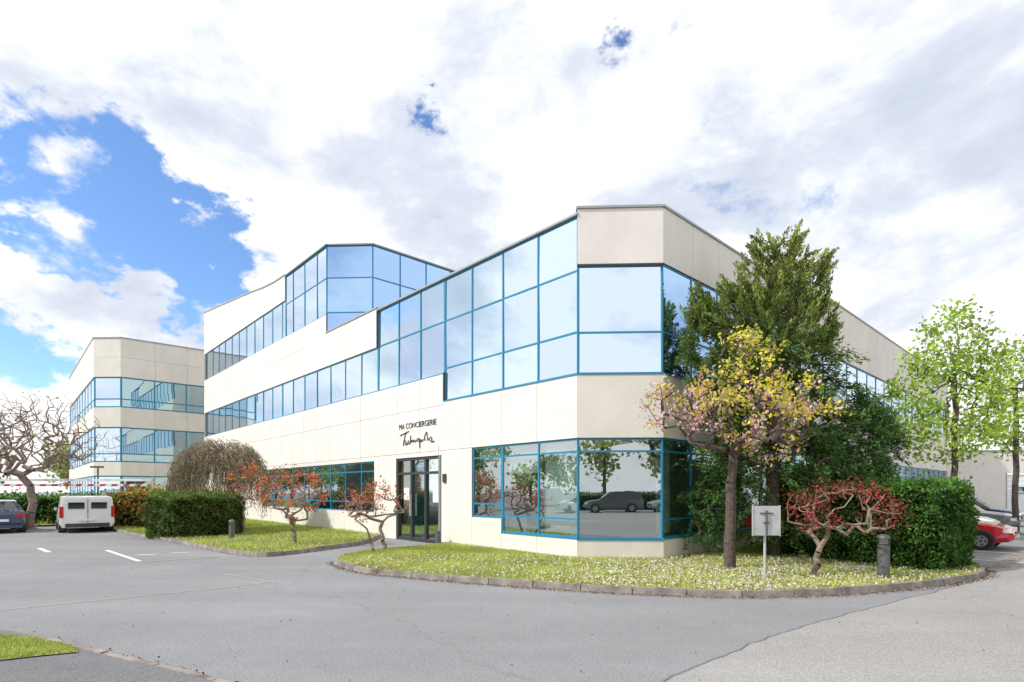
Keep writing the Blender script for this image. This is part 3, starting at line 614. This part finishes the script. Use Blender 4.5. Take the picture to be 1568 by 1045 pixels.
# ---------------------------------------------------------------- street furniture
def bollard(x,y,h,r):
    mb=MB(); z=.06
    mb.tube((x,y,z),(x,y,z+.03),r*1.15,r*1.15,'bollard',20,True); mb.tube((x,y,z),(x,y,h*.78),r*.95,r*.95,'bollard',20,True)
    for i in range(4): zz=h*(.79+.035*i); mb.tube((x,y,zz),(x,y,zz+.012),r*.95,r*1.05,'bollard',20,True); mb.tube((x,y,zz),(x,y,zz+h*.035),r*.7,r*.7,'lamp',16,True)
    for i in range(5):
        a=i*.3;b=(i+1)*.3; mb.tube((x,y,h*.93+.07*math.sin(a)),(x,y,h*.93+.07*math.sin(b)),r*1.05*math.cos(a),r*1.05*math.cos(b),'bollard',20,i==0)
    mb.obj('bollard_light')
x,y=G(1353,891); bollard(x,y,.83,.10)
x,y=G(355,830); bollard(x,y,.68,.09)
x,y=G(1171,893); mb=MB(); mb.tube((x,y,0),(x,y,1.26),.022,.022,'galv',10,True)
mb.box(x-.24,x+.24,y-.06,y-.05,.83,1.34,'galv'); mb.box(x-.22,x+.22,y-.045,y-.03,.95,.98,'galv')
mb.box(x-.11,x+.11,y-.075,y-.061,1.20,1.225,'bollard'); mb.box(x-.013,x+.013,y-.09,y-.062,.84,1.26,'bollard'); mb.box(x-.05,x+.05,y-.085,y-.062,1.04,1.065,'bollard')
for s in(-1,1): mb.box(x+s*.235-.008,x+s*.235+.008,y-.07,y-.045,.82,1.35,'galv')
mb.obj('traffic_sign')
mb=MB(); y=24.0; n=44; xa,xb=-27.0,-15.6
for i in range(n):
    a=xa+(xb-xa)*i/n;b=xa+(xb-xa)*(i+1)/n
    for zz in(1.80,2.02): 
        mb.hexa([(a,y-.03,zz),(b,y-.03,zz),(b,y+.03,zz),(a,y+.03,zz),(a+.08,y-.03,zz+.1),(b+.08,y-.03,zz+.1),(b+.08,y+.03,zz+.1),(a+.08,y+.03,zz+.1)],'redp' if (i%2 and zz<1.9) else 'white')
for x in(xa,xb): mb.box(x-.05,x+.05,y-.05,y+.05,0,2.2,'galv')
mb.obj('height_barrier')
mb=MB(); x,y=(150-784)/F*30,30.; mb.tube((x,y,0),(x,y,2.85),.05,.04,'bollard',8); mb.box(x-.35,x+.25,y-.12,y+.12,2.85,2.95,'bollard'); mb.obj('street_lamp')
mb=MB(); p=FL.p(4.95,0,.35); mb.tube((p[0],p[1],.05),(p[0],p[1],.42),.07,.075,'bollard',14,True); mb.tube((p[0],p[1],.42),(p[0],p[1],.45),.085,.06,'dark',14,True); mb.obj('ashtray_bin')
mb=MB(); x,y=G(1320,879); mb.box(x-.25,x+.25,y-.2,y+.2,.06,.13,'kerb'); mb.tube((x-.1,y,.13),(x+.1,y,.13),.012,.012,'galv'); mb.obj('inspection_cover')
# ---------------------------------------------------------------- sky
w=bpy.data.worlds.new('World'); sc.world=w; w.use_nodes=True; nt=w.node_tree;N=nt.nodes;Lk=nt.links;N.clear()
S_=Vector((-.88,-.30,0)).normalized(); el=math.radians(42); sd=Vector((S_.x*math.cos(el),S_.y*math.cos(el),math.sin(el)))
out=N.new('ShaderNodeOutputWorld');sky=N.new('ShaderNodeTexSky');sky.sky_type='NISHITA';sky.sun_disc=False;sky.sun_elevation=el;sky.sun_rotation=math.atan2(S_.x,S_.y)%(2*math.pi)
sky.air_density=1.0; sky.dust_density=.3; sky.ozone_density=2.0
b1=N.new('ShaderNodeBackground');b1.inputs[1].default_value=.15;b2=N.new('ShaderNodeBackground');b2.inputs[1].default_value=1.18
tint=N.new('ShaderNodeMixRGB');tint.blend_type='MULTIPLY';tint.inputs[0].default_value=1;tint.inputs[2].default_value=(1.0,1.2,1.45,1)
Lk.new(sky.outputs[0],tint.inputs[1]); Lk.new(tint.outputs[0],b1.inputs[0]); tc=N.new('ShaderNodeTexCoord')
def math_(op,a,b=None,c=None):
    m=N.new('ShaderNodeMath');m.operation=op
    for i,v in enumerate((a,b,c)):
        if v is None: continue
        if isinstance(v,(int,float)): m.inputs[i].default_value=v
        else: Lk.new(v,m.inputs[i])
    return m.outputs[0]
def mr(v,a,b,c,d,sm=True):
    m=N.new('ShaderNodeMapRange'); m.interpolation_type='SMOOTHSTEP' if sm else 'LINEAR'
    Lk.new(v,m.inputs['Value']); m.inputs['From Min'].default_value=a;m.inputs['From Max'].default_value=b;m.inputs['To Min'].default_value=c;m.inputs['To Max'].default_value=d; return m.outputs[0]
def noise(scale,det,rough,sc3,dist=0,off=(0,0,0),colr=False):
    mp=N.new('ShaderNodeMapping');mp.inputs['Scale'].default_value=sc3;mp.inputs['Location'].default_value=off;n=N.new('ShaderNodeTexNoise');n.inputs['Scale'].default_value=scale;n.inputs['Detail'].default_value=det;n.inputs['Roughness'].default_value=rough;n.inputs['Distortion'].default_value=dist
    Lk.new(tc.outputs['Generated'],mp.inputs[0]);Lk.new(mp.outputs[0],n.inputs['Vector']);return n.outputs['Color' if colr else 'Fac']
wn=noise(5,8,.6,(1,1,1.5),0,(5,2,1),True)
s1=N.new('ShaderNodeVectorMath');s1.operation='SUBTRACT';Lk.new(wn,s1.inputs[0]);s1.inputs[1].default_value=(.5,.5,.5)
s2=N.new('ShaderNodeVectorMath');s2.operation='SCALE';Lk.new(s1.outputs[0],s2.inputs[0]);s2.inputs['Scale'].default_value=.36
s3=N.new('ShaderNodeVectorMath');s3.operation='ADD';Lk.new(s2.outputs[0],s3.inputs[0]);Lk.new(tc.outputs['Generated'],s3.inputs[1]); WP=s3.outputs[0]
def spots(lst):
    tot=None
    for u,v,r,s in lst:
        d=Vector(((u-784)/F,1,(HZ-v)/F)).normalized(); vm=N.new('ShaderNodeVectorMath');vm.operation='DISTANCE';Lk.new(WP,vm.inputs[0]);vm.inputs[1].default_value=d
        k=mr(vm.outputs['Value'],0,r,s,0); tot=k if tot is None else math_('ADD',tot,k)
    return tot
f1=noise(5.5,14,.62,(1,1,1.6),.15)
Bs=spots([(20,130,.10,.5),(130,190,.13,.65),(50,280,.15,.9),(190,290,.16,1.),(260,370,.14,1.),(330,430,.10,.9),(130,330,.12,.8),(10,490,.12,.9),(60,560,.10,.7),(150,560,.06,.5),(640,190,.045,.75),(900,70,.055,.8),(745,25,.05,.6)])
Ws=spots([(100,235,.10,.95),(60,180,.06,.4),(110,425,.14,1.),(230,450,.12,.6),(340,250,.12,.3)])
cov=math_('ADD',math_('MULTIPLY',math_('SUBTRACT',f1,.5),1.6),.72)
cov=math_('ADD',math_('SUBTRACT',cov,math_('MULTIPLY',math_('MINIMUM',Bs,1.1),.50)),math_('MULTIPLY',Ws,.3))
cl=mr(cov,.32,.56,0,1)
f2=noise(3.4,12,.6,(1,1,1.7),.2,(3.1,1.7,.4))
Gs=spots([(290,110,.14,.9),(600,300,.18,.8),(700,330,.13,.4),(850,110,.14,.6),(1450,130,.36,1.1),(1230,230,.24,.6),(1500,380,.2,.5),(1050,70,.15,.4),(130,60,.1,.4)])
sh=math_('SUBTRACT',f2,math_('MULTIPLY',Gs,.12))
r=N.new('ShaderNodeValToRGB'); e=r.color_ramp.elements; e[0].position=.20;e[0].color=(.48,.54,.67,1);e[1].position=.51;e[1].color=(1.0,1.0,1.0,1)
e2=r.color_ramp.elements.new(.38); e2.color=(.67,.715,.81,1)
e3=r.color_ramp.elements.new(.45); e3.color=(.84,.87,.92,1)
Lk.new(sh,r.inputs[0]); Lk.new(r.outputs[0],b2.inputs[0])
mx=N.new('ShaderNodeMixShader');Lk.new(cl,mx.inputs[0]);Lk.new(b1.outputs[0],mx.inputs[1]);Lk.new(b2.outputs[0],mx.inputs[2]);Lk.new(mx.outputs[0],out.inputs[0])
sl=bpy.data.lights.new('sun','SUN');sl.energy=3.9;sl.angle=math.radians(1.5);sl.color=(1,.97,.93);so=bpy.data.objects.new('sun',sl);sc.collection.objects.link(so);so.rotation_euler=sd.to_track_quat('Z','Y').to_euler();so.location=(-20,-10,30)
# camera
cd=bpy.data.cameras.new('camera');cam=bpy.data.objects.new('camera',cd);sc.collection.objects.link(cam);cam.location=(0,0,CH);cam.rotation_euler=(math.pi/2,0,0)
cd.sensor_width=36;cd.lens=F/1568*36;cd.shift_y=(HZ-522.5)/1568;cd.clip_end=1500;cd.clip_start=.05;sc.camera=cam
sc.view_settings.view_transform='Standard';sc.view_settings.look='None';sc.view_settings.exposure=0
